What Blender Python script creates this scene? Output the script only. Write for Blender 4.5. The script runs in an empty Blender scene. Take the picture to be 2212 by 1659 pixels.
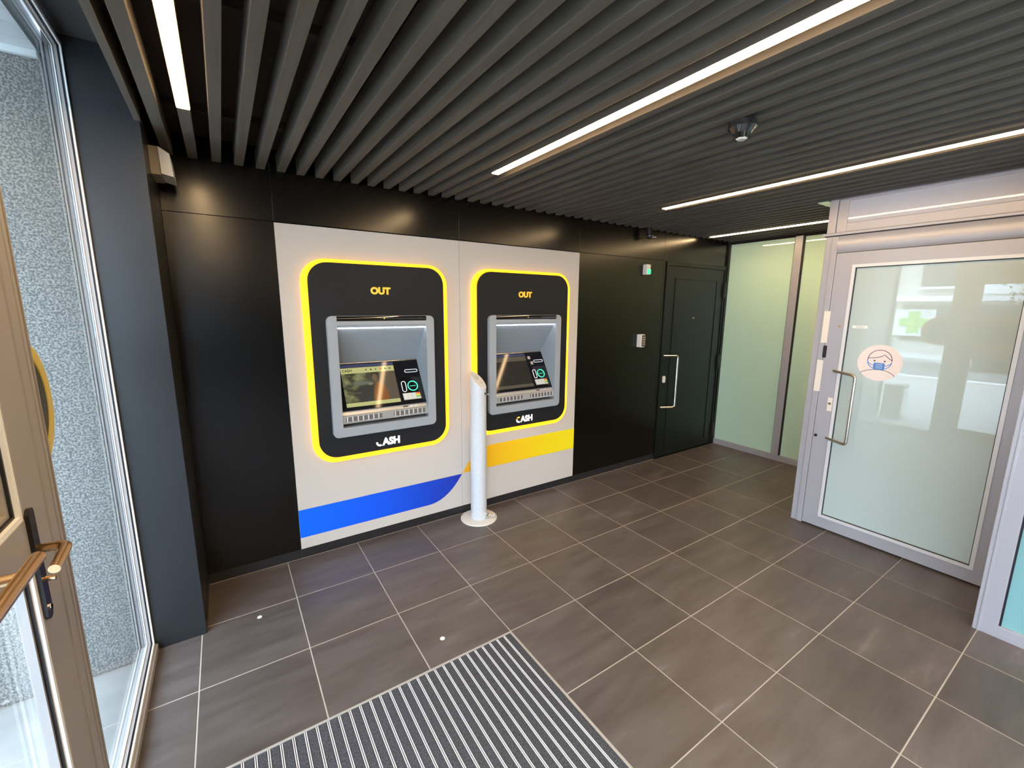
import bpy, bmesh, math, random
from mathutils import Vector, Matrix, Euler
random.seed(4)
D = bpy.data
COL = bpy.context.scene.collection
SC = bpy.context.scene

# ------------------------------------------------------------------ camera
R = [[0.83364011, -0.55226797, 0.00665271],
     [-0.0910338, -0.14927475, -0.98459631],
     [0.54475409, 0.82019335, -0.17471647]]      # rows: right, down, forward
cd = D.cameras.new('camera'); cam = D.objects.new('camera', cd); COL.objects.link(cam)
r_, d_, f_ = [Vector(v).normalized() for v in R]
M = Matrix(((r_.x, -d_.x, -f_.x, -0.2155), (r_.y, -d_.y, -f_.y, -2.9978), (r_.z, -d_.z, -f_.z, 1.6764), (0, 0, 0, 1)))
cam.matrix_world = M
cd.sensor_width = 36.0; cd.sensor_fit = 'HORIZONTAL'; cd.lens = 934.47 / 2212 * 36; cd.clip_start = 0.02
SC.camera = cam
# ------------------------------------------------------------------ world, exposure
w = D.worlds.new('overcast_sky'); SC.world = w; w.use_nodes = True
bg = w.node_tree.nodes['Background']; bg.inputs[0].default_value = (0.62, 0.75, 1.0, 1); bg.inputs[1].default_value = 19.5
SC.view_settings.view_transform = 'Standard'; SC.view_settings.look = 'None'
SC.view_settings.exposure = 0.0; SC.view_settings.gamma = 1.0; SC.view_settings.use_curve_mapping = False
LED = 66.0

# ------------------------------------------------------------------ materials
def mat(name, col, rough=0.5, metal=0.0, spec=0.5, coat=0.0, coat_r=0.03, emit=None, es=0.0, noise=None, trans=0.0, ior=1.45, cior=1.5):
    m = D.materials.new(name); m.use_nodes = True
    nt = m.node_tree; b = nt.nodes['Principled BSDF']
    b.inputs['Base Color'].default_value = (*col, 1); b.inputs['Roughness'].default_value = rough
    b.inputs['Metallic'].default_value = metal; b.inputs['Specular IOR Level'].default_value = spec
    b.inputs['Coat Weight'].default_value = coat; b.inputs['Coat Roughness'].default_value = coat_r
    b.inputs['IOR'].default_value = ior; b.inputs['Coat IOR'].default_value = cior
    if emit: b.inputs['Emission Color'].default_value = (*emit, 1); b.inputs['Emission Strength'].default_value = es
    if noise:      # (scale vector, low mult, high mult, bump)
        sc, lo, hi, bump = noise
        tc = nt.nodes.new('ShaderNodeTexCoord'); mp = nt.nodes.new('ShaderNodeMapping'); mp.inputs['Scale'].default_value = sc
        geo = nt.nodes.new('ShaderNodeNewGeometry')
        nz = nt.nodes.new('ShaderNodeTexNoise'); nz.inputs['Scale'].default_value = 1; nz.inputs['Detail'].default_value = 5
        nt.links.new(geo.outputs['Position'], mp.inputs[0]); nt.links.new(mp.outputs[0], nz.inputs['Vector'])
        cr = nt.nodes.new('ShaderNodeValToRGB'); cr.color_ramp.elements[0].position = .3; cr.color_ramp.elements[1].position = .72
        cr.color_ramp.elements[0].color = (*[c * lo for c in col], 1); cr.color_ramp.elements[1].color = (*[min(1, c * hi) for c in col], 1)
        nt.links.new(nz.outputs['Fac'], cr.inputs[0]); nt.links.new(cr.outputs[0], b.inputs['Base Color'])
        if bump:
            bp_ = nt.nodes.new('ShaderNodeBump'); bp_.inputs['Strength'].default_value = bump; bp_.inputs['Distance'].default_value = .002
            nt.links.new(nz.outputs['Fac'], bp_.inputs['Height']); nt.links.new(bp_.outputs[0], b.inputs['Normal'])
    return m
def glass_mat(name, tint=(0.93, 0.97, 0.95)):
    m = D.materials.new(name); m.use_nodes = True; nt = m.node_tree; nt.nodes.clear()
    o = nt.nodes.new('ShaderNodeOutputMaterial'); mx = nt.nodes.new('ShaderNodeMixShader'); t = nt.nodes.new('ShaderNodeBsdfTransparent')
    g = nt.nodes.new('ShaderNodeBsdfGlossy'); lw = nt.nodes.new('ShaderNodeLayerWeight'); pw = nt.nodes.new('ShaderNodeMath'); pw.operation = 'POWER'; pw.inputs[1].default_value = 5
    ma = nt.nodes.new('ShaderNodeMath'); ma.operation = 'MULTIPLY_ADD'; ma.inputs[1].default_value = .96; ma.inputs[2].default_value = .04     # Schlick, the same from both sides
    lw.inputs[0].default_value = .5; nt.links.new(lw.outputs['Facing'], pw.inputs[0]); nt.links.new(pw.outputs[0], ma.inputs[0])
    t.inputs[0].default_value = (*tint, 1); g.inputs['Roughness'].default_value = 0.0
    nt.links.new(ma.outputs[0], mx.inputs[0]); nt.links.new(t.outputs[0], mx.inputs[1]); nt.links.new(g.outputs[0], mx.inputs[2]); nt.links.new(mx.outputs[0], o.inputs[0])
    return m
def tile_mat():
    m = D.materials.new('floor_tile'); m.use_nodes = True; nt = m.node_tree; b = nt.nodes['Principled BSDF']
    geo = nt.nodes.new('ShaderNodeNewGeometry'); oi = nt.nodes.new('ShaderNodeObjectInfo')
    ad = nt.nodes.new('ShaderNodeVectorMath'); ad.operation = 'MULTIPLY_ADD'
    cb = nt.nodes.new('ShaderNodeCombineXYZ'); nt.links.new(oi.outputs['Random'], cb.inputs[0]); nt.links.new(oi.outputs['Random'], cb.inputs[2])
    nt.links.new(cb.outputs[0], ad.inputs[0]); ad.inputs[1].default_value = (9, 9, 9); nt.links.new(geo.outputs['Position'], ad.inputs[2])
    mp = nt.nodes.new('ShaderNodeMapping'); mp.inputs['Scale'].default_value = (1.6, 7, 1); nt.links.new(ad.outputs[0], mp.inputs[0])
    nz = nt.nodes.new('ShaderNodeTexNoise'); nz.inputs['Scale'].default_value = 1.6; nz.inputs['Detail'].default_value = 7; nz.inputs['Roughness'].default_value = .62
    nt.links.new(mp.outputs[0], nz.inputs['Vector'])
    cr = nt.nodes.new('ShaderNodeValToRGB'); e = cr.color_ramp.elements
    e[0].position = .34; e[0].color = (.070, .056, .050, 1); e[1].position = .63; e[1].color = (.105, .088, .081, 1)
    x = e.new(.75); x.color = (.15, .13, .125, 1)
    nt.links.new(nz.outputs['Fac'], cr.inputs[0])
    mr = nt.nodes.new('ShaderNodeMapRange'); mr.inputs['To Min'].default_value = .9; mr.inputs['To Max'].default_value = 1.12; nt.links.new(oi.outputs['Random'], mr.inputs[0])
    hs = nt.nodes.new('ShaderNodeHueSaturation'); nt.links.new(mr.outputs[0], hs.inputs['Value']); nt.links.new(cr.outputs[0], hs.inputs['Color'])
    nt.links.new(hs.outputs[0], b.inputs['Base Color'])
    rr = nt.nodes.new('ShaderNodeMapRange'); rr.inputs['To Min'].default_value = .30; rr.inputs['To Max'].default_value = .5; nt.links.new(nz.outputs['Fac'], rr.inputs[0])
    nt.links.new(rr.outputs[0], b.inputs['Roughness'])
    n2 = nt.nodes.new('ShaderNodeTexNoise'); n2.inputs['Scale'].default_value = 60; nt.links.new(geo.outputs['Position'], n2.inputs['Vector'])
    bp_ = nt.nodes.new('ShaderNodeBump'); bp_.inputs['Strength'].default_value = .08; bp_.inputs['Distance'].default_value = .002
    nt.links.new(n2.outputs['Fac'], bp_.inputs['Height']); nt.links.new(bp_.outputs[0], b.inputs['Normal'])
    return m
def gradient_mat(name, x0, x1, c0, c1, rough=.4):
    m = mat(name, c0, rough); nt = m.node_tree; geo = nt.nodes.new('ShaderNodeNewGeometry'); sx = nt.nodes.new('ShaderNodeSeparateXYZ')
    mr = nt.nodes.new('ShaderNodeMapRange'); mr.inputs['From Min'].default_value = x0; mr.inputs['From Max'].default_value = x1
    cr = nt.nodes.new('ShaderNodeValToRGB'); cr.color_ramp.elements[0].color = (*c0, 1); cr.color_ramp.elements[1].color = (*c1, 1)
    nt.links.new(geo.outputs['Position'], sx.inputs[0]); nt.links.new(sx.outputs[0], mr.inputs[0]); nt.links.new(mr.outputs[0], cr.inputs[0])
    nt.links.new(cr.outputs[0], nt.nodes['Principled BSDF'].inputs['Base Color']); return m
def granite_mat():
    m = mat('grey_granite', (.36, .38, .39), .6); nt = m.node_tree; b = nt.nodes['Principled BSDF']; geo = nt.nodes.new('ShaderNodeNewGeometry')
    nz = nt.nodes.new('ShaderNodeTexNoise'); nz.inputs['Scale'].default_value = 130; nz.inputs['Detail'].default_value = 4; nz.inputs['Roughness'].default_value = .6; nz.inputs['Distortion'].default_value = .25
    nt.links.new(geo.outputs['Position'], nz.inputs['Vector'])
    cr = nt.nodes.new('ShaderNodeValToRGB'); e = cr.color_ramp.elements; e[0].position = .44; e[0].color = (.105, .108, .10, 1); e[1].position = .58; e[1].color = (.34, .32, .29, 1)
    nt.links.new(nz.outputs['Fac'], cr.inputs[0]); nt.links.new(cr.outputs[0], b.inputs['Base Color']); return m

MAT = dict(
    tile=tile_mat(), grout=mat('pale_grout', (.42, .38, .33), .8),
    blackpanel=mat('black_wall_panel', (.002, .002, .002), .215, spec=.55, noise=((3, 3, 3), .9, 1.1, 0)),
    skirt=mat('dark_skirting', (.018, .017, .018), .3), joint=mat('joint_black', (.004, .004, .004), .8),
    greypanel=mat('light_grey_panel', (.53, .475, .42), .55, spec=.3),
    slat=mat('charcoal_slat', (.105, .088, .071), .62, noise=((30, 2, 30), .85, 1.15, 0)), ceil=mat('ceiling_void', (.045, .034, .026), .9),
    led=mat('warm_led_diffuser', (1, .9, .7), .5, emit=(1.0, .68, .36), es=LED), ledhouse=mat('lamp_channel', (.35, .3, .25), .4, metal=.7),
    alu=mat('lilac_grey_aluminium', (.42, .415, .46), .34, metal=.25, spec=.6), bead=mat('pale_bead', (.70, .70, .72), .3, metal=.2),
    framed=mat('brushed_door_frame', (.34, .32, .31), .5, metal=.2), beadw=mat('white_bead_lit_edge', (.85, .87, .88), .3), gasket=mat('black_gasket', (.01, .01, .014), .5),
    frost=mat('frosted_glass', (.45, .54, .525), .45, coat=1.0, coat_r=0.0, ior=1.5, cior=1.8), frostgreen=mat('frosted_green_glass', (.53, .75, .60), .4, coat=1.0, coat_r=.01, cior=1.7),
    transom=mat('white_transom_panel', (.50, .50, .56), .25, coat=.6, coat_r=.02),
    clear=glass_mat('clear_glass'), granite=granite_mat(), soffit=mat('white_soffit_board', (.72, .75, .76), .5), soffitdark=mat('dark_soffit', (.04, .038, .038), .6),
    pillar=mat('slate_pillar_panel', (.016, .017, .019), .34, spec=.42), paver=mat('light_paver', (.42, .41, .385), .8, noise=((6, 6, 6), .85, 1.1, .2)),
    steel=mat('satin_steel', (.72, .68, .64), .22, metal=1), chrome=mat('chrome', (.85, .85, .87), .08, metal=1), brass=mat('warm_steel', (.80, .53, .30), .3, metal=1),
    yglow=mat('yellow_light_frame', (1, .62, .02), .4, emit=(1.0, .43, .005), es=1.9), face=mat('charcoal_face_plate', (.012, .012, .013), .5, spec=.3),
    silver=mat('silver_fascia', (.33, .345, .36), .42, metal=.15), silverin=mat('grey_hood', (.27, .29, .31), .5), gloss=mat('black_gloss', (.006, .006, .007), .06, coat=1, coat_r=.02),
    console=mat('black_glass_console', (.008, .008, .010), .06, spec=.165), ledwhite=mat('white_led_row', (1, 1, 1), .5, emit=(.85, .92, 1), es=22),
    green=mat('green_light_ring', (.1, .8, .5), .4, emit=(.01, .8, .36), es=1.1), whitemark=mat('white_outline', (.75, .75, .78), .4, emit=(.8, .8, .9), es=.25),
    key=mat('grey_key', (.60, .64, .62), .35, metal=.1), keyred=mat('red_key', (.75, .12, .04), .4), keyyel=mat('yellow_key', (.8, .6, .06), .4), keygrn=mat('green_key', (.12, .5, .12), .4),
    metal=mat('ledge_metal', (.50, .48, .46), .3, metal=.7), slotdark=mat('slot_recess', (.13, .11, .10), .5),
    goldtext=mat('amber_letters', (.85, .50, .05), .5, emit=(1, .55, .05), es=.25), whitetext=mat('white_letters', (.9, .9, .92), .5, emit=(1, 1, 1), es=.15),
    post=mat('white_powder_coat', (.56, .57, .58), .38, spec=.5, noise=((60, 60, 60), .93, 1.03, .25)), postbase=mat('cream_base_plate', (.66, .63, .58), .4),
    white=mat('white_plastic', (.72, .70, .64), .45), beige=mat('beige_plastic', (.30, .24, .17), .5), paper=mat('cream_paper_label', (.74, .68, .62), .6),
    doorblk=mat('black_security_door', (.0045, .0065, .0055), .33, spec=.35), hinge=mat('dark_hinge', (.02, .018, .018), .35, metal=.4),
    sticker=mat('pale_pink_sticker', (.78, .68, .64), .5), ink=mat('plum_ink', (.09, .05, .12), .5), blueink=mat('blue_ink', (.06, .22, .62), .5), teal=mat('teal_ink', (.2, .55, .55), .5), greyink=mat('grey_ink', (.4, .4, .42), .5),
    carpet=mat('charcoal_carpet', (.055, .056, .061), .95, spec=.1, noise=((260, 160, 100), .45, 1.9, .9)), rib=mat('aluminium_rib', (.78, .78, .80), .35, metal=.25), ribd=mat('rib_channel', (.05, .045, .045), .5),
    yel=mat('yellow_rim', (.85, .5, .01), .4, emit=(1, .50, .01), es=.45), signblk=mat('black_sign_face', (.02, .018, .015), .4),
    asphalt=mat('asphalt', (.17, .175, .18), .9), kerb=mat('kerb_stone', (.75, .75, .73), .8), render=mat('pale_render', (.62, .60, .55), .8), wall2=mat('grey_render', (.35, .33, .30), .8), winglass=mat('dark_window', (.05, .06, .07), .1),
    crossw=mat('white_sign_panel', (.85, .87, .88), .5), crossg=mat('green_cross', (.25, .62, .08), .5), bark=mat('bark', (.10, .07, .05), .9), leaf=mat('leaf', (.05, .09, .03), .8), bin=mat('bin_grey', (.14, .14, .13), .5), binl=mat('bin_lid_lit_side', (.5, .5, .48), .5),
    carpaint=mat('dark_car_paint', (.04, .045, .05), .3, coat=1), tyre=mat('tyre', (.02, .02, .02), .8), lens=mat('smoke_lens', (.02, .02, .02), .1, coat=1), tag=mat('tag_white', (.8, .8, .76), .5),
    frostteal=mat('frosted_teal_glass', (.20, .42, .44), .4, coat=1.0, coat_r=.01), edge=mat('mat_edge', (.40, .385, .36), .45, metal=.2), exitglow=mat('green_exit_light', (.05, .7, .25), .4, emit=(.02, .9, .25), es=1.6), inner=mat('inner_room_wall', (.5, .48, .44), .8),
)

# ------------------------------------------------------------------ mesh helpers
def link(name, me, m=None, parent=None, **props):
    o = D.objects.new(name, me); COL.objects.link(o)
    if m is not None and me is not None and not me.materials: me.materials.append(MAT[m] if isinstance(m, str) else m)
    if parent: o.parent = parent
    for k, v in props.items(): o[k] = v
    return o
def bm_obj(name, bm, m, parent=None, smooth=False, **props):
    me = D.meshes.new(name); bm.normal_update()
    bm.to_mesh(me); bm.free()
    if smooth:
        for p in me.polygons: p.use_smooth = True
        try: me.set_sharp_from_angle(angle=math.radians(40))
        except Exception: pass
    return link(name, me, m, parent, **props)
def bx(bm, x0, x1, y0, y1, z0, z1, bev=0):
    b2 = bmesh.new() if bev else bm
    xs = sorted((x0, x1)); ys = sorted((y0, y1)); zs = sorted((z0, z1))
    v = [b2.verts.new((x, y, z)) for x in xs for y in ys for z in zs]
    for f in ((0, 1, 3, 2), (4, 6, 7, 5), (0, 4, 5, 1), (2, 3, 7, 6), (0, 2, 6, 4), (1, 5, 7, 3)): b2.faces.new([v[i] for i in f])
    if bev:
        bmesh.ops.bevel(b2, geom=b2.edges[:], offset=bev, segments=2, profile=.6, affect='EDGES')
        me = D.meshes.new('t'); b2.to_mesh(me); b2.free(); bm.from_mesh(me); D.meshes.remove(me)
def box(name, x0, x1, y0, y1, z0, z1, m, parent=None, bev=0, **props):
    bm = bmesh.new(); bx(bm, x0, x1, y0, y1, z0, z1, bev); return bm_obj(name, bm, m, parent, **props)
def tube(bm, pts, r, seg=14, caps=True):
    pts = [Vector(p) for p in pts]; rings = []; n = None
    for i, p in enumerate(pts):
        a = (pts[i] - pts[i - 1]).normalized() if i else (pts[1] - pts[0]).normalized()
        b = (pts[i + 1] - pts[i]).normalized() if i < len(pts) - 1 else a
        t = (a + b).normalized()
        if n is None:
            n = t.orthogonal().normalized()
        n = (n - t * n.dot(t)).normalized(); bn = t.cross(n)
        k = 1 / max(.5, t.dot(a))
        rings.append([bm.verts.new(p + (n * math.cos(q) + bn * math.sin(q)) * r) for q in [2 * math.pi * j / seg for j in range(seg)]])
    for a, b in zip(rings, rings[1:]):
        for j in range(seg): bm.faces.new((a[j], a[(j + 1) % seg], b[(j + 1) % seg], b[j]))
    if caps:
        bm.faces.new(rings[0][::-1]); bm.faces.new(rings[-1])
def fillet(pts, r, n=6):
    pts = [Vector(p) for p in pts]; out = [pts[0]]
    for i in range(1, len(pts) - 1):
        a = (pts[i - 1] - pts[i]).normalized(); b = (pts[i + 1] - pts[i]).normalized()
        p0 = pts[i] + a * r; p2 = pts[i] + b * r
        for k in range(n + 1):
            t = k / n; out.append(p0 * (1 - t) ** 2 + pts[i] * 2 * t * (1 - t) + p2 * t * t)
    out.append(pts[-1]); return out
def cyl(bm, c, axis, r, h, seg=24, r2=None):
    c = Vector(c); ax = Vector(axis).normalized(); n = ax.orthogonal().normalized(); b = ax.cross(n); r2 = r if r2 is None else r2
    lo = [bm.verts.new(c + (n * math.cos(q) + b * math.sin(q)) * r) for q in [2 * math.pi * j / seg for j in range(seg)]]
    hi = [bm.verts.new(c + ax * h + (n * math.cos(q) + b * math.sin(q)) * r2) for q in [2 * math.pi * j / seg for j in range(seg)]]
    for j in range(seg): bm.faces.new((lo[j], lo[(j + 1) % seg], hi[(j + 1) % seg], hi[j]))
    bm.faces.new(lo[::-1]); bm.faces.new(hi)
def rrect(x0, x1, z0, z1, r, n=8):
    out = []
    for cx, cz, a0 in ((x1 - r, z1 - r, 0), (x0 + r, z1 - r, 90), (x0 + r, z0 + r, 180), (x1 - r, z0 + r, 270)):
        for k in range(n + 1):
            a = math.radians(a0 + 90 * k / n); out.append((cx + r * math.cos(a), cz + r * math.sin(a)))
    return out
def ring_prism(bm, outer, inner, y0, y1, P=None):
    """solid ring between two loops with equal point counts; y0 front, y1 back (world Y) or P(u,v,h)."""
    P = P or (lambda u, v, h: Vector((u, h, v)))
    n = len(outer)
    A = [bm.verts.new(P(u, v, y0)) for u, v in outer]; B = [bm.verts.new(P(u, v, y0)) for u, v in inner]
    A2 = [bm.verts.new(P(u, v, y1)) for u, v in outer]; B2 = [bm.verts.new(P(u, v, y1)) for u, v in inner]
    for j in range(n):
        k = (j + 1) % n
        bm.faces.new((A[j], A[k], B[k], B[j])); bm.faces.new((A2[j], B2[j], B2[k], A2[k]))
        bm.faces.new((A[j], A2[j], A2[k], A[k])); bm.faces.new((B[j], B[k], B2[k], B2[j]))
    bmesh.ops.recalc_face_normals(bm, faces=bm.faces[:])
def prism(bm, loop, y0, y1, P=None):
    P = P or (lambda u, v, h: Vector((u, h, v)))
    A = [bm.verts.new(P(u, v, y0)) for u, v in loop]; B = [bm.verts.new(P(u, v, y1)) for u, v in loop]; n = len(loop)
    bm.faces.new(A); bm.faces.new(B[::-1])
    for j in range(n):
        k = (j + 1) % n; bm.faces.new((A[j], B[j], B[k], A[k]))
    bmesh.ops.recalc_face_normals(bm, faces=bm.faces[:])
def resample(loop_fn, n): return [loop_fn(i / n) for i in range(n)]
def text_obj(name, s, size, m, parent, P, depth=.002, bold=0.0, xscale=1.0, align='CENTER', **props):
    c = D.curves.new('txt', 'FONT'); c.body = s; c.size = size; c.extrude = depth / 2; c.offset = bold; c.align_x = align; c.align_y = 'CENTER'; c.resolution_u = 3
    o = D.objects.new('txt', c); COL.objects.link(o); bpy.context.view_layer.update()
    me = D.meshes.new_from_object(o.evaluated_get(bpy.context.evaluated_depsgraph_get()))
    D.objects.remove(o); D.curves.remove(c); me.materials.clear()
    for v in me.vertices: v.co = P(v.co.x * xscale, v.co.y, v.co.z)
    return link(name, me, m, parent, **props)
def thing(name, loc, label, cat, group=None):
    o = D.objects.new(name, None); COL.objects.link(o); o.location = loc; o['label'] = label; o['category'] = cat
    o.empty_display_size = .1
    if group: o['group'] = group
    return o
def adopt(t):   # keep children at world positions though parent empty sits elsewhere
    inv = Matrix.Translation(-Vector(t.location))
    for c in D.objects:
        if c.parent == t: c.matrix_parent_inverse = inv
def struct(o): o['kind'] = 'structure'; return o
def sempty(name):
    o = D.objects.new(name, None); COL.objects.link(o); o['kind'] = 'structure'; o.empty_display_size = .1; return o

# ------------------------------------------------------------------ floor: tiles on grout
T = .45; ROW0 = .4213
floor = box('floor', -.70, 4.95, -8.10, .30, -.06, -.0018, 'grout', kind='structure')
xs = [-.64] + [T * i for i in range(-1, 11)] + [4.86]
ys = [0.0] + [-(ROW0 + T * j) for j in range(0, 9)] + [-4.4713]
mesh_cache = {}
MX0, MX1, MY0, MY1 = -.56, .895, -(ROW0 + 5 * T), -(ROW0 + 2 * T) - .004
def tile(x0, x1, y0, y1):
    g = .0026; w_, h_ = round(x1 - x0 - 2 * g, 4), round(y1 - y0 - 2 * g, 4)
    if w_ < .01 or h_ < .01: return
    key = (w_, h_)
    if key not in mesh_cache:
        bm = bmesh.new(); hw, hh, b = w_ / 2, h_ / 2, .0012
        bot = [bm.verts.new(p) for p in ((-hw, -hh, -.006), (hw, -hh, -.006), (hw, hh, -.006), (-hw, hh, -.006))]
        mid = [bm.verts.new(p) for p in ((-hw, -hh, -b), (hw, -hh, -b), (hw, hh, -b), (-hw, hh, -b))]
        top = [bm.verts.new(p) for p in ((-hw + b, -hh + b, 0), (hw - b, -hh + b, 0), (hw - b, hh - b, 0), (-hw + b, hh - b, 0))]
        for a, c in ((bot, mid), (mid, top)):
            for j in range(4): bm.faces.new((a[j], a[(j + 1) % 4], c[(j + 1) % 4], c[j]))
        bm.faces.new(top)
        me = D.meshes.new('tile'); bm.to_mesh(me); bm.free(); me.materials.append(MAT['tile']); mesh_cache[key] = me
    o = D.objects.new('tile', mesh_cache[key]); COL.objects.link(o); o.parent = floor
    o.location = ((x0 + x1) / 2, (y0 + y1) / 2, random.uniform(-.0004, .0004))
for i in range(len(xs) - 1):
    for j in range(len(ys) - 1):
        x0, x1, y1, y0 = xs[i], xs[i + 1], ys[j], ys[j + 1]
        if y1 < MY1 + .02 and y0 > MY0 - .02 and x0 < MX1 - .01:
            if x0 < MX0: tile(x0, MX0, y0, y1)
            continue
        tile(x0, x1, y0, y1)

box('rear_tiling', -.64, 4.86, -8.0, -4.474, -.0033, 0, 'tile', floor)
# ------------------------------------------------------------------ ceiling: slats under a dark void
ceiling = box('ceiling', -.43, 4.95, -8.1, .30, 2.56, 2.62, 'ceil', kind='structure')
LEDK = {0: -.725, 14: -.70, 29: -.68, 44: -.10}
def slat_mesh(y0, y1):
    bm = bmesh.new(); bx(bm, -.0215, .0215, y0, y1, 2.44, 2.530, .0025)
    me = D.meshes.new('slat'); bm.to_mesh(me); bm.free(); me.materials.append(MAT['slat']); return me
full = slat_mesh(-7.98, -.008); heads = {}
for k in range(-1, 50):
    x = -.268 + .1035 * k
    if k in LEDK:
        o = D.objects.new('slat', slat_mesh(LEDK[k] + .002, -.008))
    else: o = D.objects.new('slat', full)
    COL.objects.link(o); o.parent = ceiling; o.location = (x, 0, 0)
for j in range(9):     # carriers above the slats
    box('carrier', -.42, 4.84, -.45 - .9 * j, -.42 - .9 * j, 2.53, 2.56, 'ceil', ceiling)
box('edge_trim', -.447, -.425, -7.98, -.475, 2.436, 2.70, 'slat', ceiling)
lamp_info = {0: ('leftmost warm ceiling light line, nearest the window wall', -7.2), 14: ('widest-looking warm ceiling light line, left of the smoke detector', -7.2),
             29: ('warm ceiling light line right of the smoke detector, ending above the black door', -7.2), 44: ('short farthest ceiling light line by the green glass wall', -3.2)}
for k, ye in LEDK.items():
    x = -.268 + .1035 * k; lab, yend = lamp_info[k]
    t = thing('linear_ceiling_lamp', (x, ye, 2.44), lab, 'ceiling lamp', 'line lamps set between the ceiling slats')
    box('lamp_housing', x - .023, x + .023, yend, ye, 2.4405, 2.525, 'slat', t)
    box('diffuser', x - .0205, x + .0205, yend + .003, ye - .003, 2.4358, 2.4405, 'led', t); adopt(t)

# ------------------------------------------------------------------ back wall of black panels (y = 0)
wb = box('wall_back', -.90, 4.95, .34, .40, -.05, 2.62, 'joint', kind='structure')
def panel(x0, x1, z0, z1, m='blackpanel', name='wall_panel', **p):
    g = .0012; return box(name, x0 + g, x1 - g, 0, .018, z0 + g, z1 - g, m, wb, bev=.0008, **p)
ZJ = 2.163
box('backing', -.44, 4.88, .019, .03, .0, 2.60, 'joint', wb).hide_render = False
D.objects.remove([o for o in wb.children if o.name.startswith('backing')][0])
for x0, x1 in ((-.43, .087), (.087, 1.295), (1.295, 2.49), (2.49, 3.66), (3.66, 4.86)): panel(x0, x1, ZJ, 2.60)
panel(-.43, .087, .065, ZJ); panel(2.49, 3.66, .065, ZJ); panel(4.80, 4.86, .0, ZJ); panel(3.66, 3.70, .065, ZJ)
for x0, x1 in ((-.43, .087), (.087, 1.295), (1.295, 2.49), (2.49, 3.70)):
    box('skirting_board', x0 + .001, x1 - .001, .004, .02, 0, .064, 'skirt', wb)
def holed(x0, x1, z0, z1, hx0, hx1, hz0, hz1):
    bm = bmesh.new(); ring_prism(bm, [(x0, z0), (x1, z0), (x1, z1), (x0, z1)], [(hx0, hz0), (hx1, hz0), (hx1, hz1), (hx0, hz1)], 0, .018)
    return bm_obj('grey_panel', bm, 'greypanel', wb, label='light grey panel')
DX = 1.185
g1 = holed(.0882, 1.2938, .066, 2.158, .30, 1.08, .76, 1.68)
g2 = holed(1.2962, 2.489, .066, 2.158, .30 + DX, 1.08 + DX, .76, 1.68)
# graphics printed on the grey panels
MAT['blue'] = gradient_mat('blue_print', .1, 1.3, (.0, .125, .95), (.010, .028, .33)); MAT['yellow'] = gradient_mat('yellow_print', 1.35, 2.35, (.82, .38, .01), (.85, .68, .01))
def bez(p0, p1, p2, n=12): return [((1 - t) ** 2 * p0[0] + 2 * t * (1 - t) * p1[0] + t * t * p2[0], (1 - t) ** 2 * p0[1] + 2 * t * (1 - t) * p1[1] + t * t * p2[1]) for t in [i / n for i in range(n + 1)]]
bm = bmesh.new(); prism(bm, [(.0885, .342), (.0885, .146)] + bez((1.00, .146), (1.165, .146), (1.2935, .342)), -.0012, .0002); bm_obj('blue_band', bm, 'blue', g1, label='blue band narrowing to a curved point')
bm = bmesh.new(); prism(bm, bez((1.303, .347), (1.40, .54), (1.60, .543)) + [(2.4885, .543), (2.4885, .347)], -.0012, .0002); bm_obj('yellow_band', bm, 'yellow', g2, label='yellow band with a curved start')

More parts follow.
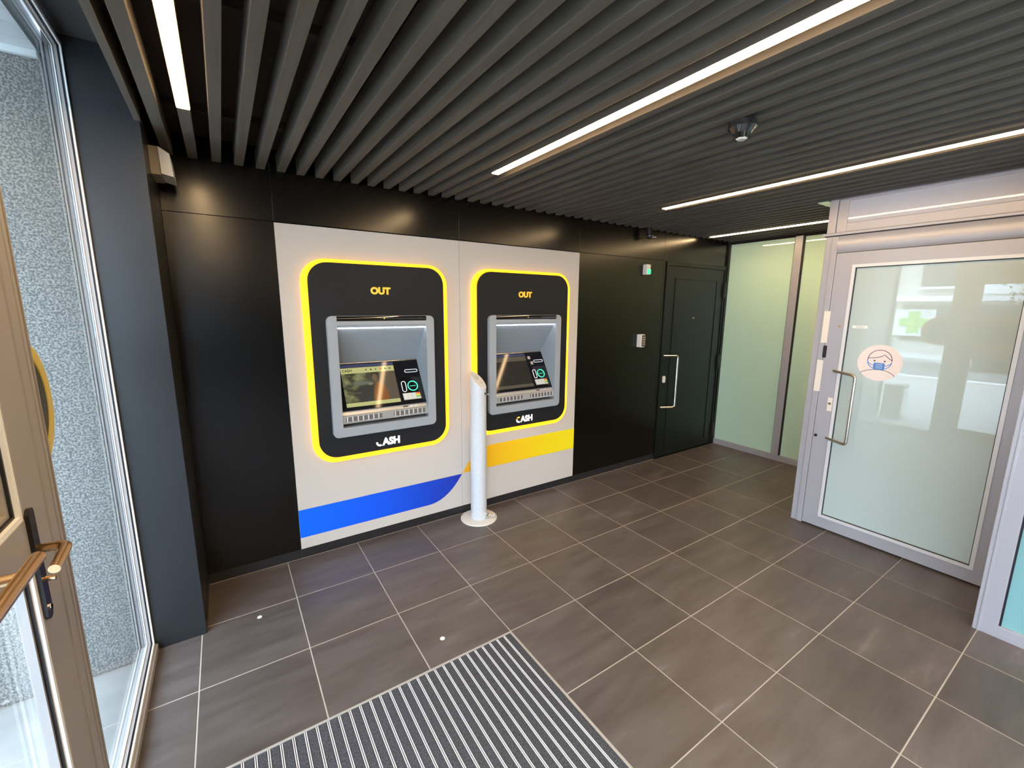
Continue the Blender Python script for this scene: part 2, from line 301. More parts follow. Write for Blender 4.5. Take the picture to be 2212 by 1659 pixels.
# ------------------------------------------------------------------ cash machines
def screen_mat(kind):
    m = D.materials.new('screen_' + kind); m.use_nodes = True; nt = m.node_tree; b = nt.nodes['Principled BSDF']
    tc = nt.nodes.new('ShaderNodeTexCoord'); sep = nt.nodes.new('ShaderNodeSeparateXYZ')
    uv = tc.outputs['UV']
    nz = nt.nodes.new('ShaderNodeTexNoise'); nz.inputs['Scale'].default_value = 4.5; nz.inputs['Detail'].default_value = 2; nt.links.new(uv, nz.inputs['Vector'])
    cr = nt.nodes.new('ShaderNodeValToRGB'); e = cr.color_ramp.elements
    if kind == 'advert':
        e[0].position = .42; e[0].color = (.05, .055, .028, 1); e[1].position = .6; e[1].color = (.26, .26, .12, 1)
    else:
        e[0].position = .3; e[0].color = (.035, .028, .02, 1); e[1].position = .7; e[1].color = (.05, .04, .028, 1)
    nt.links.new(nz.outputs['Fac'], cr.inputs[0]); cur = cr.outputs[0]
    nt.links.new(uv, sep.inputs[0])
    def blob(cur, cx, cy, rx, ry, col, soft=.25):
        ma = nt.nodes.new('ShaderNodeMapping'); ma.vector_type = 'POINT'; ma.inputs['Location'].default_value = (-cx / rx, -cy / ry, 0); ma.inputs['Scale'].default_value = (1 / rx, 1 / ry, 0)
        nt.links.new(uv, ma.inputs[0]); ln = nt.nodes.new('ShaderNodeVectorMath'); ln.operation = 'LENGTH'; nt.links.new(ma.outputs[0], ln.inputs[0])
        mr = nt.nodes.new('ShaderNodeMapRange'); mr.interpolation_type = 'SMOOTHSTEP'; mr.inputs['From Min'].default_value = 1 + soft; mr.inputs['From Max'].default_value = 1 - soft
        nt.links.new(ln.outputs['Value'], mr.inputs[0]); mx = nt.nodes.new('ShaderNodeMix'); mx.data_type = 'RGBA'
        nt.links.new(mr.outputs[0], mx.inputs[0]); nt.links.new(cur, mx.inputs[6]); mx.inputs[7].default_value = (*col, 1); return mx.outputs[2]
    if kind == 'advert':
        cur = blob(cur, .85, .35, .35, .8, (.12, .09, .06), .5)
        cur = blob(cur, .42, .25, .22, .42, (.045, .045, .035), .3)
        cur = blob(cur, .33, .58, .18, .05, (.15, .17, .12), .6)
        cur = blob(cur, .66, .12, .14, .46, (.27, .095, .02), .15)
        cur = blob(cur, .50, .55, .045, .035, (.24, .22, .15), .5)
        cur = blob(cur, .61, .74, .08, .15, (.035, .028, .02), .2)
        cur = blob(cur, .595, .70, .052, .105, (.17, .115, .06), .3)
        es = .9
    else: es = .55
    b.inputs['Base Color'].default_value = (.01, .01, .01, 1); b.inputs['Roughness'].default_value = .06; b.inputs['Specular IOR Level'].default_value = .16
    nt.links.new(cur, b.inputs['Emission Color']); b.inputs['Emission Strength'].default_value = es
    return m
MAT['advert'] = screen_mat('advert'); MAT['dim'] = screen_mat('idle')
MAT['header'] = mat('screen_header', (.02, .02, .02), .06, spec=.16, emit=(.66, .66, .26), es=.75)
MAT['headerdim'] = mat('screen_header_dim', (.02, .02, .02), .06, spec=.16, emit=(.16, .13, .08), es=.55)
MAT['uibar'] = mat('screen_ui_blue', (.02, .02, .03), .06, spec=.16, emit=(.06, .07, .16), es=.6)
MAT['uidark'] = mat('screen_ink', (.02, .02, .02), .3)
def cash_machine(dx, label, first):
    t = thing('cash_machine', (.69 + dx, .12, .64), label, 'cash machine', 'cash machines set in the grey wall panels')
    # glowing yellow frame, charcoal face, silver fascia
    bm = bmesh.new(); ring_prism(bm, rrect(.203 + dx, 1.175 + dx, .640, 1.966, .145), rrect(.245 + dx, 1.138 + dx, .680, 1.940, .120), -.030, 0); bm_obj('light_frame', bm, 'yglow', t, label='glowing yellow frame')
    def toloop(x0, x1, z0, z1, r, N=9): return rrect(x0, x1, z0, z1, r, N - 1)
    bm = bmesh.new(); ring_prism(bm, toloop(.240 + dx, 1.141 + dx, .676, 1.945, .118), toloop(.37 + dx, 1.01 + dx, .86, 1.60, .002), -.045, -.020)
    fp = bm_obj('face_plate', bm, 'face', t)
    bm = bmesh.new()
    ring_prism(bm, toloop(.326 + dx, 1.050 + dx, .815, 1.614, .035), toloop(.388 + dx, .990 + dx, .878, 1.553, .003), -.078, -.044)
    bmesh.ops.bevel(bm, geom=[e for e in bm.edges if all(abs(v.co.y + .078) < 1e-5 for v in e.verts) and len(e.link_faces) == 2 and abs(e.link_faces[0].normal.dot(e.link_faces[1].normal)) < .2 and not (.387 < min(v.co.x for v in e.verts) - dx and max(v.co.x for v in e.verts) - dx < .991 and .877 < min(v.co.z for v in e.verts) and max(v.co.z for v in e.verts) < 1.554)], offset=.004, segments=2, affect='EDGES')
    fa = bm_obj('fascia', bm, 'silver', t)
    bm = bmesh.new(); prism(bm, [(-.074, 1.5805), (-.0785, 1.5805), (-.0835, 1.590), (-.0825, 1.602), (-.0785, 1.6115), (-.074, 1.6125)], .387 + dx, .989 + dx, lambda u, v, h: Vector((h, u, v)))
    gs = bm_obj('camera_strip', bm, 'gloss', t, label='glossy black camera strip', smooth=True)
    bm = bmesh.new(); cyl(bm, (.69 + dx, -.0825, 1.597), (0, -1, 0), .004, .003, 12); bm_obj('camera_lens', bm, 'goldtext', gs)
    # hood: thick shell swept over the profile
    x0, x1 = .388 + dx, .990 + dx
    prof = [(-.076, 1.553), (-.050, 1.533), (.134, 1.286), (-.043, .984)]
    bm = bmesh.new()
    def quad(a, b_, c, d): bm.faces.new([bm.verts.new(p) for p in (a, b_, c, d)])
    for (ya, za), (yb, zb) in zip(prof[:2], prof[1:3]): quad((x0, ya, za), (x1, ya, za), (x1, yb, zb), (x0, yb, zb))
    for x in (x0, x1):
        bm.faces.new([bm.verts.new((x, y, z)) for y, z in ((-.076, 1.553), (-.050, 1.533), (.134, 1.286), (.150, 1.26), (.150, .878), (-.076, .878))])
    quad((x0, -.076, .878), (x1, -.076, .878), (x1, .15, .878), (x0, .15, .878))
    bmesh.ops.remove_doubles(bm, verts=bm.verts[:], dist=1e-5)
    hood = bm_obj('hood', bm, 'silverin', t)
    sm = hood.modifiers.new('thick', 'SOLIDIFY'); sm.thickness = .004; sm.offset = 1 if False else 0
    bm = bmesh.new()
    for i in range(44):
        xx = x0 + .004 + i * (x1 - x0 - .008) / 44
        bx(bm, xx, xx + .0115, -.058, -.050, 1.5325, 1.5365)
    ls = bm_obj('light_row', bm, 'ledwhite', t, label='row of white lights'); 
    # console on the sloping plane
    A = Vector((0, .134, 1.286)); B = Vector((0, -.043, .984)); dv = (B - A); L = dv.length; dv.normalize(); nrm = Vector((0, -dv.z, dv.y)); nrm = nrm if nrm.y < 0 else -nrm
    def CP(u, s, h): return Vector((u + dx, 0, 0)) + A + dv * s + nrm * h       # u = world x, s = distance down the slope
    zs = lambda z: (1.286 - z) / .302 * L
    bm = bmesh.new(); prism(bm, [(.389, .001), (.989, .001), (.989, L), (.389, L)], -.02, .001, CP); cons = bm_obj('console', bm, 'console', t)
    bm = bmesh.new(); prism(bm, [(.392, zs(1.281)), (.989, zs(1.281)), (.989, zs(1.283)), (.392, zs(1.283))], .001, .002, CP); bm_obj('chrome_edge', bm, 'brass', t)
    # screen with its picture
    def flat(name, u0, u1, z1, z0, m, par, h=.0016, uv=False):
        me = D.meshes.new(name); P4 = [CP(u0, zs(z0), h), CP(u1, zs(z0), h), CP(u1, zs(z1), h), CP(u0, zs(z1), h)]
        me.from_pydata([tuple(p) for p in P4], [], [(0, 1, 2, 3)])
        if uv:
            l = me.uv_layers.new(name='UVMap')
            for k, c in enumerate(((0, 0), (1, 0), (1, 1), (0, 1))): l.data[k].uv = c
        return link(name, me, m, par)
    scr = flat('screen', .428, .800, 1.252, 1.004, 'advert' if first else 'dim', t, uv=True)
    hm = 'header' if first else 'headerdim'
    hd = flat('screen_header', .428, .800, 1.250, 1.214, hm, scr, .0021); flat('screen_footer', .428, .800, 1.028, 1.004, hm, scr, .0021)
    flat('status_bar', .402, .800, 1.272, 1.253, 'uibar', scr, .0021)
    TP = lambda cu, cz: (lambda x, y, z: CP(cu + x, zs(cz) - y, .0024 + z))
    if first:
        text_obj('screen_word', 'CASH', .026, 'uidark', scr, TP(.470, 1.232), .0003, .0006, 1.0)
        text_obj('screen_word', 'Bienv', .022, 'uidark', scr, TP(.482, 1.188), .0003, 0)
        for k in range(6):
            bm = bmesh.new(); cyl(bm, CP(.600 + .034 * k, zs(1.233), .002), nrm, .0055 + .001 * (k % 2), .0006, 10); bm_obj('screen_icon', bm, 'uidark', scr)
        bm = bmesh.new(); cyl(bm, CP(.700, zs(1.233), .0021), nrm, .0065, .0008, 12); bm_obj('screen_icon', bm, 'keyred', scr)
        for k in range(3):
            bm = bmesh.new(); prism(bm, rrect(.44 + .035 * k, .47 + .035 * k, zs(1.092), zs(1.082), .003, 3), .0022, .0026, CP); bm_obj('screen_icon', bm, 'headerdim', scr)
    else:
        for uu, zz in ((.835, 1.235), (.850, 1.190)):
            bm = bmesh.new(); prism(bm, [(uu - .013, zs(zz + .012)), (uu + .013, zs(zz + .012)), (uu + .013, zs(zz - .012)), (uu - .013, zs(zz - .012))], .001, .004, CP); bm_obj('sensor_window', bm, 'metal', t)
    # card slot, contactless ring, coin oval, keypad tray
    bm = bmesh.new(); s0, s1 = zs(1.214), zs(1.193); ring_prism(bm, rrect(.873, .973, s0, s1, .0115, 5), rrect(.8765, .9695, s0 + .0035, s1 - .0035, .0085, 5), .001, .006, CP)
    cs = bm_obj('card_slot', bm, 'whitemark', t, label='card slot outlined in white')
    bm = bmesh.new(); prism(bm, [(.872 - .075 + .03, zs(1.160)), (.982, zs(1.160)), (.982, zs(1.0)), (.827, zs(1.0))], .001, .0022, CP); bm_obj('reader_panel', bm, 'gloss', t)
    c0 = zs(1.100); cir = lambda r, N=40: [(.911 + r * math.cos(2 * math.pi * k / N), c0 + r * math.sin(2 * math.pi * k / N)) for k in range(N)]
    bm = bmesh.new(); ring_prism(bm, cir(.0385), cir(.0335), .002, .007, CP); bx_ = None
    rg = bm_obj('contactless_ring', bm, 'green', t, label='glowing green ring')
    bm = bmesh.new(); prism(bm, [(.889, c0 - .0012), (.933, c0 - .0012), (.933, c0 + .0012), (.889, c0 + .0012)], .002, .004, CP); bm_obj('ring_slot', bm, 'green', rg)
    bm = bmesh.new(); ring_prism(bm, rrect(.828, .862, c0 - .042, c0 + .042, .0165, 7), rrect(.832, .858, c0 - .038, c0 + .038, .0125, 7), .002, .006, CP); bm_obj('audio_socket', bm, 'whitemark', t, label='oval outlined socket')
    k0 = zs(1.054); k1 = zs(1.010)
    bm = bmesh.new(); prism(bm, [(.822, k0), (.952, k0), (.958, k1), (.826, k1)], .002, .006, CP); kp = bm_obj('keypad', bm, 'metal', t)
    for r in range(4):
        for c in range(4):
            u0 = .8255 + .0325 * c; s0 = k0 + .002 + r * (k1 - k0 - .003) / 4
            bm = bmesh.new(); prism(bm, [(u0, s0), (u0 + .028, s0), (u0 + .028, s0 + .0098), (u0, s0 + .0098)], .006, .009, CP)
            bm_obj('key', bm, 'key' if c < 3 else ('keyred', 'keyyel', 'keygrn', 'key')[r], kp)
    # lower ledge with the note slots
    bm = bmesh.new(); prism(bm, [(-.038, .984), (-.050, .975), (-.056, .958), (-.066, .956), (-.073, .905), (-.062, .900), (-.02, .900), (-.02, .984)], x0 + .001, x1 - .001, lambda u, v, h: Vector((h, u, v)))
    lg = bm_obj('note_ledge', bm, 'metal', t)
    for xa, xb in ((x0 + .02, x0 + .262), (x0 + .345, x1 - .025)):
        box('slot_recess', xa, xb, -.0725, -.060, .917, .947, 'slotdark', lg)
        n = int((xb - xa) / .031)
        for k in range(n):
            xx = xa + .006 + k * (xb - xa) / n
            box('slot_tooth', xx, xx + .007, -.0745, -.062, .915, .949, 'bead', lg)
    bm = bmesh.new(); bx(bm, x0 + .42, x0 + .455, -.0535, -.045, .967, .974); bm_obj('port_mark', bm, 'gasket', lg)
    for k in range(2):
        bm = bmesh.new(); bx(bm, x0 + .475 + .035 * k, x0 + .487 + .035 * k, -.0545, -.045, .968, .973); bm_obj('port_mark', bm, 'whitemark', lg)
    # words
    FP = lambda cx, cz: (lambda x, y, z: Vector((cx + dx + x, -.046 + (-z), cz + y)))
    text_obj('word_out', 'OUT', .060, 'goldtext', fp, FP(.684, 1.776), .003, .0035, 1.02, label='amber word OUT')
    text_obj('word_cash', 'ASH', .070, 'whitetext', fp, FP(.715, .731), .003, .0040, .96, label='white letters')
    bm = bmesh.new()   # broken letter C: lower bowl, and a small amber upper stroke
    arc = lambda a0, a1, r0, r1, n=12: [(.632 + dx + r0 * math.cos(math.radians(a0 + (a1 - a0) * k / n)), .731 + r0 * math.sin(math.radians(a0 + (a1 - a0) * k / n))) for k in range(n + 1)] + [(.632 + dx + r1 * math.cos(math.radians(a1 + (a0 - a1) * k / n)), .731 + r1 * math.sin(math.radians(a1 + (a0 - a1) * k / n))) for k in range(n + 1)]
    prism(bm, arc(165, 300, .027, .013), -.0475, -.0445); bm_obj('letter_c', bm, 'whitetext', fp)
    bm = bmesh.new(); prism(bm, arc(60, 150, .027, .015), -.0475, -.0445); bm_obj('letter_accent', bm, 'goldtext' if not first else 'face', fp)
    adopt(t); return t
cash_machine(0, 'left cash machine in the grey wall, screen showing a person in orange', True)
cash_machine(DX, 'right cash machine behind the white post, with a dark screen', False)

# ------------------------------------------------------------------ black security door
d1 = struct(box('door_1', 3.722, 4.765, -.004, .04, .012, 2.118, 'doorblk', bev=.002))
bm = bmesh.new(); ring_prism(bm, [(3.700, .0), (4.799, .0), (4.799, 2.162), (3.700, 2.162)], [(3.719, .004), (4.768, .004), (4.768, 2.121), (3.719, 2.121)], -.012, .045)
bm_obj('door_frame', bm, 'doorblk', d1)
bm = bmesh.new(); ring_prism(bm, [(3.86, .09), (4.645, .09), (4.645, 2.0), (3.86, 2.0)], [(3.875, .105), (4.63, .105), (4.63, 1.985), (3.875, 1.985)], -.010, -.003); bm_obj('panel_moulding', bm, 'doorblk', d1)
bm = bmesh.new(); tube(bm, fillet([(3.745, -.004, 1.165), (3.900, -.075, 1.165), (3.900, -.075, .590), (3.745, -.004, .590)], .03), .0125)
bm_obj('door_handle', bm, 'steel', d1, smooth=True, label='tubular steel pull handle')
bm = bmesh.new(); prism(bm, rrect(3.752, 3.792, .868, .944, .018, 6), -.016, -.004); bm_obj('lock_plate', bm, 'white', d1)
bm = bmesh.new(); cyl(bm, (4.225, -.004, 1.57), (0, -1, 0), .009, .006, 16); bm_obj('peephole', bm, 'brass', d1)
for z in (1.89, 1.04, .19):
    bm = bmesh.new(); cyl(bm, (4.775, -.022, z - .085), (0, 0, 1), .012, .17, 14); bx(bm, 4.755, 4.795, -.016, -.008, z - .08, z + .08); bm_obj('hinge', bm, 'hinge', d1, smooth=True)

# ------------------------------------------------------------------ small things on the black wall
t = thing('emergency_light', (3.40, -.0, 2.045), 'small white emergency unit with a green light, high beside the black door', 'exit light')
box('case', 3.335, 3.395, -.05, 0, 2.005, 2.105, 'white', t, bev=.006); box('light_window', 3.350, 3.400, -.052, -.005, 2.012, 2.058, 'exitglow', t, bev=.004); adopt(t)
t = thing('access_keypad', (3.35, 0, 1.30), 'small white keypad box on the black wall left of the black door', 'keypad')
box('case', 3.305, 3.365, -.055, 0, 1.283, 1.413, 'white', t, bev=.005)
box('key_face', 3.318, 3.372, -.058, -.006, 1.290, 1.406, 'ribd', t, bev=.003)
for r in range(4):
    for c in range(3): box('key', 3.3235 + .016 * c, 3.3345 + .016 * c, -.0605, -.057, 1.306 + .023 * r, 1.320 + .023 * r, 'beige', t)
adopt(t)
t = thing('surveillance_camera', (3.30, -.06, 2.44), 'small dark camera hanging from the slats near the black door', 'camera')
bm = bmesh.new(); cyl(bm, (3.300, -.08, 2.375), (0, 0, 1), .028, .066, 20); bm_obj('mount', bm, 'hinge', t, smooth=True)
bm = bmesh.new(); bmesh.ops.create_uvsphere(bm, u_segments=20, v_segments=12, radius=.034, matrix=Matrix.Translation((3.31, -.085, 2.368))); bm_obj('dome', bm, 'lens', t, smooth=True)
box('sun_shield', 3.32, 3.38, -.11, -.06, 2.352, 2.360, 'alu', t, bev=.002); adopt(t)
t = thing('smoke_detector', (1.665, -1.89, 2.44), 'black round smoke detector hanging under the ceiling slats', 'smoke detector')
bm = bmesh.new(); cyl(bm, (1.665, -1.89, 2.418), (0, 0, 1), .056, .022, 32); bm_obj('base', bm, 'lens', t, smooth=True)
bm = bmesh.new(); cyl(bm, (1.665, -1.89, 2.396), (0, 0, 1), .036, .022, 32, .050); bm_obj('body', bm, 'lens', t, smooth=True)
bm = bmesh.new()
for k in range(10):
    a = 2 * math.pi * k / 10; p = Vector((1.665 + .030 * math.cos(a), -1.89 + .030 * math.sin(a), 2.376)); bx(bm, p.x - .002, p.x + .002, p.y - .002, p.y + .002, 2.374, 2.398)
bm_obj('cage', bm, 'lens', t)
bm = bmesh.new(); cyl(bm, (1.665, -1.89, 2.372), (0, 0, 1), .016, .006, 24, .022); bm_obj('cap', bm, 'white', t, smooth=True, label='pale cap'); adopt(t)
t = thing('ceiling_tag', (1.17, -.76, 2.44), 'tiny white paper tag at the tip of the second light line', 'tag')
box('tag', 1.150, 1.160, -.765, -.745, 2.4365, 2.4395, 'tag', t); adopt(t)
t = thing('wall_siren', (-.40, -.27, 2.27), 'small white alarm box on the slate pillar just under the slats', 'alarm')
box('base_box', -.430, -.392, -.285, -.10, 2.275, 2.400, 'beige', t, bev=.003)
bm = bmesh.new(); prism(bm, [(-.392, 2.398), (-.352, 2.372), (-.345, 2.270), (-.390, 2.280)], -.295, -.11); sc_ = bm_obj('cover', bm, 'white', t)
bm = bmesh.new(); cyl(bm, (-.366, -.295, 2.302), (0, -1, 0), .013, .002, 20); bm_obj('sounder_disc', bm, 'paper', t); adopt(t)

# ------------------------------------------------------------------ slate pillar at the left end
wl = box('wall_left', -.69, -.43, -.474, .40, -.05, 2.44, 'pillar', kind='structure')
box('pillar_head', -.69, -.425, -.474, .30, 2.44, 2.72, 'pillar', wl)
box('pillar_skirting', -.432, -.4265, -.470, 0, 0, .066, 'skirt', wl)
box('inner_soffit', -.69, -.44, -8.0, -.474, 2.70, 2.74, 'soffitdark', wl)

# ------------------------------------------------------------------ storefront: fixed window, post, entrance door
def storeframe(name, y0, y1, z0, z1, parent, wj=.030, inner='beadw'):
    """frame ring in the plane x = const made of layered profiles, y0 > y1"""
    P = lambda u, v, h: Vector((h, u, v))
    def ringm(nm, a, b, xa, xb, m):
        bm = bmesh.new(); ring_prism(bm, [(y0 - a, z0 + a), (y1 + a, z0 + a), (y1 + a, z1 - a), (y0 - a, z1 - a)], [(y0 - b, z0 + b), (y1 + b, z0 + b), (y1 + b, z1 - b), (y0 - b, z1 - b)], xa, xb, P)
        return bm_obj(nm, bm, m, parent)
    ringm('casing', 0, .012, -.660, -.6365, 'framed'); ringm('frame', .002, .016, -.6425, -.6360, inner); ringm('gasket', .004, .018, -.648, -.6425, 'gasket')  # white ring paints the thin daylit edge of the frame profile
    ringm('outer_frame', .004, .021, -.660, -.648, 'framed'); ringm('glazing_bead', .006, .025, -.6635, -.660, 'beadw')
    return
w1 = sempty('window_1'); storeframe('f', -.475, -1.418, .034, 2.668, w1)
box('sill', -.69, -.624, -1.417, -.476, .0, .036, 'framed', w1, bev=.004)
box('pane', -.670, -.665, -1.40, -.50, .03, 2.64, 'clear', w1)
tr1 = box('trim_1', -.672, -.624, -1.452, -1.418, .0, 2.70, 'framed', bev=.002, kind='structure')
box('post_groove', -.6255, -.6225, -1.440, -1.434, .0, 2.70, 'ledhouse', tr1)
# entrance door, closed
d3 = sempty('door_3'); P_ = lambda u, v, h: Vector((h, u, v))
def drect(nm, y0, y1, z0, z1, b, xa, xb, m, zb=None, bt=None):
    bm = bmesh.new(); zb = b if zb is None else zb; bt = b if bt is None else bt
    ring_prism(bm, [(y0, z0), (y1, z0), (y1, z1), (y0, z1)], [(y0 - b, z0 + zb), (y1 + b, z0 + zb), (y1 + b, z1 - bt), (y0 - b, z1 - bt)], xa, xb, P_)
    return bm_obj(nm, bm, m, d3)
DY0, DY1 = -1.456, -2.56
st = drect('leaf_frame', DY0, DY1, .012, 2.16, .175, -.672, -.630, 'framed', zb=.115, bt=.14)
box('crossrail', -.672, -.630, DY1 + .17, DY0 - .17, 1.085, 1.195, 'framed', d3)
for z0, z1 in ((.127, 1.085), (1.195, 2.02)):
    for a, b, xa, xb, m in ((0, .012, -.644, -.632, 'beadw'), (.012, .018, -.652, -.640, 'gasket'), (.018, .026, -.664, -.646, 'framed')):
        y0, y1 = DY0 - .175, DY1 + .175; bm = bmesh.new()
        ring_prism(bm, [(y0 - a, z0 + a), (y1 + a, z0 + a), (y1 + a, z1 - a), (y0 - a, z1 - a)], [(y0 - b, z0 + b), (y1 + b, z0 + b), (y1 + b, z1 - b), (y0 - b, z1 - b)], xa, xb, P_); bm_obj('glazing_bead', bm, m, d3)
    box('pane', -.668, -.662, DY1 + .17, DY0 - .17, z0, z1, 'clear', d3)
box('stile_edge', -.6305, -.626, DY0 - .045, DY0 - .002, .012, 2.16, 'framed', d3)
lp = None
bm = bmesh.new(); prism(bm, rrect(-1.632, -1.600, .935, 1.215, .014, 6), -.6305, -.622, P_); lp = bm_obj('lock_plate', bm, 'hinge', d3, label='long dark lock plate')
bm = bmesh.new(); cyl(bm, (-.622, -1.615, .962), (1, 0, 0), .008, .003, 14); bm_obj('key_hole', bm, 'chrome', lp)
bm = bmesh.new(); tube(bm, [(-.623, -1.606, 1.032), (-.605, -1.608, 1.030)], .006); bm_obj('thumb_turn', bm, 'brass', lp)
bm = bmesh.new(); tube(bm, fillet([(-.624, -1.612, 1.112), (-.566, -1.640, 1.122), (-.569, -1.738, 1.110)], .022), .0105); bm_obj('lever_handle', bm, 'brass', lp, smooth=True)
bm = bmesh.new(); tube(bm, [(-.558, -1.844, 1.19), (-.560, -2.42, 1.19)], .012); ph = bm_obj('pull_bar', bm, 'brass', d3, smooth=True, label='long tubular pull bar')
for yy in (-1.918, -2.36):
    bm = bmesh.new(); tube(bm, [(-.560, yy, 1.19), (-.630, yy, 1.19)], .010); bm_obj('standoff', bm, 'brass', ph, smooth=True)
tr2 = box('trim_2', -.672, -.622, -2.645, -2.565, .0, 2.70, 'framed', bev=.004, kind='structure')
tr3 = box('trim_3', -.700, -.632, -2.565, -1.452, 2.165, 2.235, 'framed', kind='structure')
w2 = sempty('window_2'); storeframe('f', -1.452, -2.565, 2.235, 2.70, w2); box('pane', -.670, -.665, -2.54, -1.48, 2.26, 2.68, 'clear', w2)
w3 = sempty('window_3'); storeframe('f', -2.645, -5.25, .0, 2.70, w3); box('pane', -.670, -.665, -5.22, -2.67, .03, 2.67, 'clear', w3)
w5 = sempty('window_5'); storeframe('f', -5.26, -7.95, .0, 2.70, w5); box('pane', -.670, -.665, -7.92, -5.29, .03, 2.67, 'clear', w5)
# closing wall behind the photographer
wf = box('wall_front', -.75, 4.95, -8.10, -8.0, -.05, 2.75, 'blackpanel', kind='structure')

# ------------------------------------------------------------------ far green glass wall (x = 4.84)
wr = box('wall_right', 4.845, 4.95, -8.1, .35, -.05, 2.56, 'inner', kind='structure')
for y0, y1 in ((-.022, -.704), (-.806, -1.9), (-1.98, -3.1), (-3.18, -7.9)):
    box('glass_panel', 4.838, 4.846, y1, y0, .068, 2.412, 'frostgreen', wr)
for yc in (-.755, -1.94, -3.14):
    bm = bmesh.new(); bx(bm, 4.815, 4.846, yc - .036, yc + .036, .068, 2.42, .003); bm_obj('mullion', bm, 'alu', wr)
    box('mullion_seal', 4.826, 4.846, yc - .052, yc - .036, .068, 2.412, 'gasket', wr)
box('bottom_rail', 4.822, 4.846, -7.98, -.002, 0, .067, 'alu', wr, bev=.002); box('top_rail', 4.83, 4.846, -7.98, -.002, 2.412, 2.45, 'joint', wr)
box('corner_seal', 4.80, 4.846, -.022, -.0, .0, 2.45, 'doorblk', wr)

# ------------------------------------------------------------------ glass partition with the frosted door (x = 3.505)
XP = 3.505; wp = sempty('wall_partition')
def pb(name, y0, y1, z0, z1, m='alu', xa=XP, th=.06, bev=.003, parent=None, **p): return box(name, xa, xa + th, min(y0, y1), max(y0, y1), z0, z1, m, parent or wp, bev=bev, **p)
pb('end_post', -1.518, -1.598, 0, 2.20, xa=XP + .004); pb('post_rib', -1.560, -1.598, 0.0, 2.19, xa=XP - .003, th=.02)
pb('end_post', -1.518, -1.570, 2.215, 2.455); pb('post_face', -1.572, -1.634, 2.215, 2.45, xa=XP + .006)
pb('top_rail', -1.634, -2.75, 2.425, 2.456); pb('transom_rail', -1.634, -2.75, 2.215, 2.276, xa=XP + .002)
box('transom_panel', XP + .012, XP + .03, -2.75, -1.634, 2.27, 2.43, 'transom', wp)
pb('ledge', -1.500, -2.80, 2.196, 2.214, xa=XP - .014, th=.05); pb('ledge_shadow_gap', -1.512, -2.80, 2.191, 2.196, 'gasket', xa=XP - .004, bev=0)
bm = bmesh.new(); prof = [(XP, 2.190), (XP - .006, 2.17), (XP - .012, 2.14), (XP - .013, 2.115), (XP - .010, 2.09), (XP, 2.075), (XP + .06, 2.075), (XP + .06, 2.19)]
prism(bm, prof, -1.598, -2.80, lambda u, v, h: Vector((u, h, v))); bm_obj('door_closer_housing', bm, 'alu', wp, smooth=True)
pb('jamb', -2.662, -2.80, 0, 2.08, xa=XP + .002)
box('ceiling_closer', 3.475, 3.72, -1.515, -1.448, 2.434, 2.4385, 'frostgreen', wp)
d2 = sempty('door_2')
def d2ring(nm, y0, y1, z0, z1, b, xa, xb, m, zb=None, bt=None):
    bm = bmesh.new(); zb = b if zb is None else zb; bt = b if bt is None else bt
    ring_prism(bm, [(y0, z0), (y1, z0), (y1, z1), (y0, z1)], [(y0 - b, z0 + zb), (y1 + b, z0 + zb), (y1 + b, z1 - bt), (y0 - b, z1 - bt)], xa, xb, P_)
    return bm_obj(nm, bm, m, d2)
d2ring('leaf_frame', -1.602, -2.656, .014, 2.070, .105, XP - .004, XP + .05, 'alu', zb=.085, bt=.085)
d2ring('glazing_bead', -1.706, -2.552, .098, 1.986, .020, XP - .010, XP + .03, 'bead'); d2ring('door_seal', -1.7245, -2.5335, .1165, 1.9675, .006, XP + .000, XP + .03, 'gasket')
box('frosted_pane', XP + .008, XP + .020, -2.53, -1.728, .12, 1.964, 'frost', d2)
bm = bmesh.new(); tube(bm, fillet([(XP - .004, -1.680, 1.232), (3.440, -1.835, 1.218), (3.440, -1.835, .715), (XP - .004, -1.690, .722)], .028), .0105)
bm_obj('door_handle', bm, 'steel', d2, smooth=True, label='tubular steel pull handle')
for nm, y, z, r, m in (('lock_cylinder', -1.678, 1.556, .010, 'brass'), ('lock_cylinder', -1.683, .985, .010, 'brass'), ('screw_hole', -1.620, .727, .011, 'gasket')):
    bm = bmesh.new(); cyl(bm, (XP - .003, y, z), (-1, 0, 0), r, .005, 18); bm_obj(nm, bm, m, d2)
box('lock_plate', XP - .0055, XP - .003, -1.699, -1.668, .928, 1.030, 'paper', d2, bev=.001)
bm = bmesh.new(); prism(bm, rrect(-1.618, -1.594, 1.322, 1.412, .006, 3), XP - .006, XP + .002, P_); bm_obj('latch_slot', bm, 'gasket', d2)
def flat_thing(name, y0, y1, z0, z1, label, m='paper', cat='label'):
    return box(name, XP - .0062, XP - .0042, y0, y1, z0, z1, m, None, label=label, category=cat)
flat_thing('blank_label', -1.612, -1.572, 1.432, 1.664, 'upper blank cream strip label on the frosted door frame', cat='label')
flat_thing('blank_label', -1.606, -1.566, 1.066, 1.302, 'lower blank cream strip label on the frosted door frame', cat='label')
t = thing('problem_label', (XP + .006, -1.795, 1.55), 'small white strip label reading Problem on the frosted glass', 'label')
box('strip', XP + .006, XP + .008, -1.840, -1.752, 1.547, 1.565, 'tag', t); text_obj('label_word', 'Problem', .014, 'greyink', t, lambda x, y, z: Vector((XP + .0055 - z, -1.796 - x, 1.556 + y)), .0004, .0003); adopt(t)
